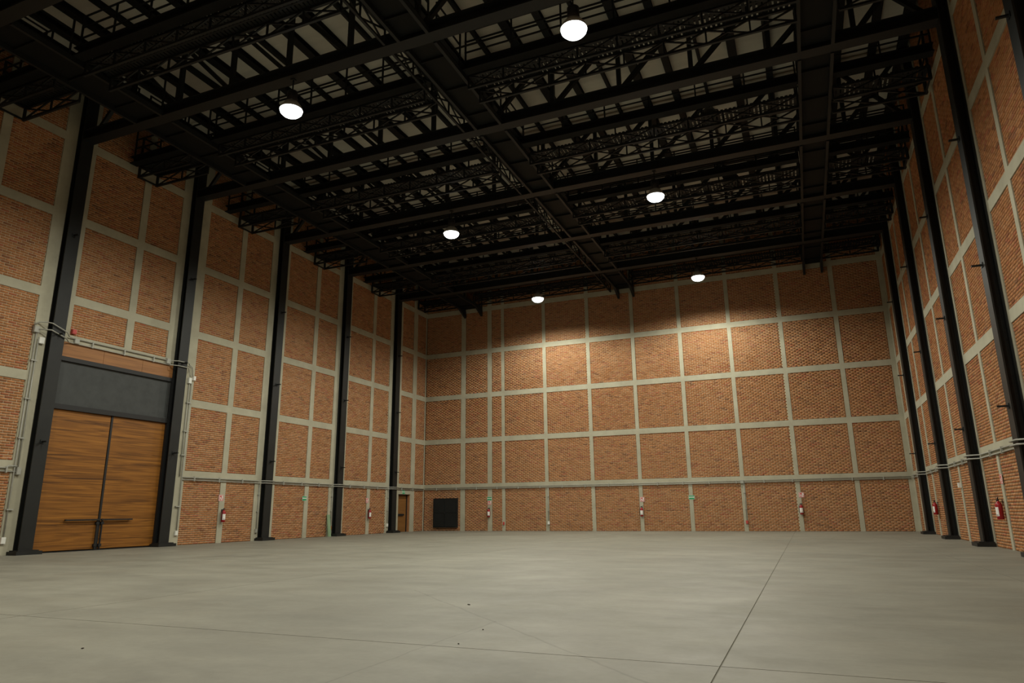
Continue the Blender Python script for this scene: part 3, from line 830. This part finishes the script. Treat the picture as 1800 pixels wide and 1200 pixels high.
# ------------------------------------------------------------------ fire extinguishers (local: wall plane at y=0, room towards -y)
def make_ext():
    t = empty('fire_extinguisher', (0, 0, 0))
    c = (0, -0.105, 0)
    cy = part('cylinder', MB().lathe([(0.070, 0.0), (0.080, 0.012), (0.082, 0.36), (0.074, 0.40), (0.050, 0.435), (0.024, 0.45), (0.022, 0.475)], c, 20), M_RED, t, True, world=False)
    lb_ = MB(); na = 9
    for k in range(na + 1):
        a = -math.pi / 2 + math.radians(-66 + 132 * k / na)
        for zz in (0.085, 0.315): lb_.v.append((0.0836 * math.cos(a), c[1] + 0.0836 * math.sin(a), zz))
    for k in range(na): lb_.f.append((2 * k, 2 * k + 2, 2 * k + 3, 2 * k + 1))
    part('label_wrap', lb_, M_LABEL, cy, True, world=False)
    lb2 = MB()
    for k in range(na + 1):
        a = -math.pi / 2 + math.radians(-50 + 100 * k / na)
        for zz in (0.105, 0.120): lb2.v.append((0.0842 * math.cos(a), c[1] + 0.0842 * math.sin(a), zz))
    for k in range(na): lb2.f.append((2 * k, 2 * k + 2, 2 * k + 3, 2 * k + 1))
    part('label_stripe', lb2, M_BLACKP, cy, True, world=False)
    vl = MB().lathe([(0.024, 0.472), (0.026, 0.515), (0.018, 0.53)], c, 12)
    va = part('valve', vl, M_BLACKP, t, True, world=False)
    part('lever', MB().bar((-0.02, -0.11, 0.515), (0.10, -0.115, 0.56), 0.022, 0.012).bar((-0.02, -0.11, 0.50), (0.095, -0.115, 0.505), 0.022, 0.012), M_BLACKP, va, world=False)
    part('hose', MB().tube([(-0.02, -0.11, 0.50), (-0.07, -0.12, 0.49), (-0.098, -0.13, 0.42), (-0.10, -0.135, 0.25), (-0.098, -0.135, 0.08)], 0.011, 8), M_BLACKP, va, True, world=False)
    part('wall_hook', MB().box(-0.025, 0.025, -0.012, -0.001, 0.36, 0.50).box(-0.03, 0.03, -0.085, -0.012, 0.445, 0.462), M_STEEL, t, world=False)
    return t
ext = make_ext()
EX = [('left', 21.56, 0.80, 'red fire extinguisher on left wall rib nearest the big doors'), ('left', 31.76, 0.80, 'red fire extinguisher on left wall nearer the small exit door'),
      ('back', -17.30, 0.78, 'red fire extinguisher on back wall nearest the black panel'), ('back', -8.26, 0.76, 'red fire extinguisher at the middle of back wall'),
      ('back', -0.32, 0.80, 'red fire extinguisher on back wall nearest the right corner'), ('right', 32.0, 0.80, 'red fire extinguisher on right wall, the farther one'),
      ('right', 21.95, 0.76, 'large red fire extinguisher on right wall nearest the viewer')]
def wall_place(o, kind, u, z, d=0.002):
    if kind == 'left': o.location = (XL + d, u, z); o.rotation_euler = (0, 0, math.pi / 2)
    elif kind == 'right': o.location = (XR - d, u, z); o.rotation_euler = (0, 0, -math.pi / 2)
    else: o.location = (u, YB - d, z); o.rotation_euler = (0, 0, 0)
for i, (k, u, z, lab) in enumerate(EX):
    o = ext if i == 0 else copy_tree(ext)
    wall_place(o, k, u, z)
    tag(o, lab, 'fire extinguisher', 'wall mounted fire extinguishers')

# ------------------------------------------------------------------ signs
def make_red_sign():
    t = empty('extinguisher_sign', (0, 0, 0))
    pl_ = part('plate', MB().box(-0.125, 0.125, -0.006, -0.001, -0.125, 0.125), M_SIGNW, t, world=False)
    b = MB()
    for a in ((-0.118, 0.118, 0.100, 0.118), (-0.118, 0.118, -0.118, -0.100), (-0.118, -0.100, -0.1, 0.1), (0.100, 0.118, -0.1, 0.1)):
        b.box(a[0], a[1], -0.008, -0.006, a[2], a[3])
    part('border', b, M_SIGNR, pl_, world=False)
    p = MB()      # pictogram: extinguisher body, hose and flame block
    p.box(-0.075, 0.015, -0.008, -0.006, -0.085, 0.075)
    p.box(0.025, 0.040, -0.008, -0.006, -0.02, 0.085); p.box(-0.06, 0.04, -0.0085, -0.006, 0.070, 0.085)
    pg_ = part('pictogram', p, M_SIGNR, pl_, world=False)
    part('pictogram_gap', MB().box(-0.052, -0.008, -0.009, -0.008, -0.055, 0.03), M_SIGNW, pl_, world=False)
    part('flame_mark', MB().add([(0.055, -0.0085, -0.08), (0.092, -0.0085, -0.08), (0.085, -0.0085, 0.0), (0.068, -0.0085, -0.03)], [(0, 1, 2, 3)]), M_SIGNR, pl_, world=False)
    return t
rs = make_red_sign()
for i, (k, u, z, lab) in enumerate([('left', 21.46, 1.74, 'white and red extinguisher sign on left wall nearest the big doors'), ('left', 31.64, 1.74, 'white and red extinguisher sign on left wall nearer the exit door'),
                                    ('back', -17.29, 1.60, 'white and red extinguisher sign on back wall under a green sign'), ('back', -8.22, 1.65, 'white and red extinguisher sign at the middle of back wall'),
                                    ('back', -0.25, 1.74, 'white and red extinguisher sign on back wall near the right corner'), ('right', 21.68, 1.78, 'white and red extinguisher sign on right wall, seen nearly edge on')]):
    o = rs if i == 0 else copy_tree(rs)
    wall_place(o, k, u, z)
    tag(o, lab, 'sign', 'extinguisher signs above the extinguishers')
def make_green_sign():
    t = empty('exit_route_sign', (0, 0, 0))
    pl_ = part('plate', MB().box(-0.15, 0.15, -0.006, -0.001, -0.105, 0.105), M_SIGNW, t, world=False)
    part('lower_band', MB().box(-0.14, 0.14, -0.008, -0.006, -0.095, -0.012), M_GREEN, pl_, world=False)
    part('upper_band', MB().box(-0.14, 0.14, -0.008, -0.006, 0.035, 0.095), M_GREEN, pl_, world=False)
    a = MB().add([(-0.10, -0.009, 0.012), (0.05, -0.009, 0.012), (0.05, -0.009, 0.030), (0.10, -0.009, 0.004), (0.05, -0.009, -0.010), (0.05, -0.009, -0.002), (-0.10, -0.009, -0.002)], [(0, 6, 5, 4, 3, 2, 1)])
    part('arrow', a, M_SIGNW, pl_, world=False)
    return t
gs = make_green_sign()
for i, (k, u, z, lab) in enumerate([('left', 26.54, 1.78, 'green and white exit route sign on the middle left wall rib'), ('left', 35.28, 2.245, 'green and white exit sign over the small wooden door'),
                                    ('back', -17.29, 1.83, 'green and white exit route sign above a red sign on back wall'), ('back', -5.60, 1.71, 'green and white exit route sign alone on the back wall rib')]):
    o = gs if i == 0 else copy_tree(gs)
    wall_place(o, k, u, z)
    tag(o, lab, 'sign', 'green exit route signs')

# ------------------------------------------------------------------ black wall cabinet on the back wall
t = empty('wall_cabinet', (-20.17, YB, 0.19))
tag(t, 'square black cabinet of four panels on back wall beside the exit door corner', 'cabinet')
part('body', MB().box(-20.98, -19.37, YB - 0.16, YB - 0.002, 0.19, 1.90), M_BLACKPANEL, t)
for i in range(2):
    for j in range(2):
        x0 = -20.98 + 0.06 + i * 0.75; z0 = 0.19 + 0.06 + j * 0.80
        part('panel', MB().box(x0, x0 + 0.735, YB - 0.185, YB - 0.16, z0, z0 + 0.785), M_BLACKPANEL, t)
part('latch', MB().box(-20.20, -20.14, YB - 0.21, YB - 0.185, 0.98, 1.12), M_BLACKP, t)

# ------------------------------------------------------------------ pale green board leaning by the column
t = tag(part('leaning_board', MB().add([(XL + 0.16, 28.22, 0.0), (XL + 0.20, 28.22, 0.0), (XL + 0.20, 28.44, 0.0), (XL + 0.16, 28.44, 0.0),
                                        (XL + 0.004, 28.26, 1.03), (XL + 0.044, 28.26, 1.03), (XL + 0.044, 28.48, 1.03), (XL + 0.004, 28.48, 1.03)],
                                       [(0, 3, 2, 1), (4, 5, 6, 7), (0, 1, 5, 4), (1, 2, 6, 5), (2, 3, 7, 6), (3, 0, 4, 7)]), M_GREENBOARD),
        'pale green board leaning on the left wall beside a steel column', 'board')

# ------------------------------------------------------------------ small scraps lying on the floor
M_SCRAP = mat_new('dry_scrap', (0.05, 0.040, 0.028), 0.9, 0, 0.1)
def floor_point(u, v):
    d = R_ * ((u - 900) / FPX) - U_ * ((v - 600) / FPX) + fwd
    k = -CH / d.z
    return d.x * k, d.y * k
for i, (u, v, s_, lab) in enumerate([(824, 1063, 0.6, 'tiny dark curled scrap on the floor, nearest the middle of the hall'), (849, 1107, 0.38, 'tiny dark scrap on the floor just right of a hairline crack'),
                                     (806, 1132, 0.35, 'tiny dark scrap on the floor, lowest of the central three'), (145, 1140, 0.38, 'tiny dark scrap on the floor at lower left')]):
    x, y = floor_point(u, v)
    m = MB(); n = 6; a0 = 0.7 + i
    for k in range(n):
        a = 2 * math.pi * k / n; r = 0.022 * s_ * (1.5 if k % 3 == 0 else 0.8)
        px, py = r * math.cos(a + a0), r * math.sin(a + a0)
        m.v.append((x + px, y + py, 0.001 + 0.010 * s_ * (k % 2)))
    for k in range(n): m.v.append((m.v[k][0], m.v[k][1], m.v[k][2] + 0.004))
    m.f = [tuple(range(n - 1, -1, -1)), tuple(range(n, 2 * n))] + [(k, (k + 1) % n, n + (k + 1) % n, n + k) for k in range(n)]
    tag(part('floor_scrap', m, M_SCRAP), lab, 'scrap', 'scraps on the floor')
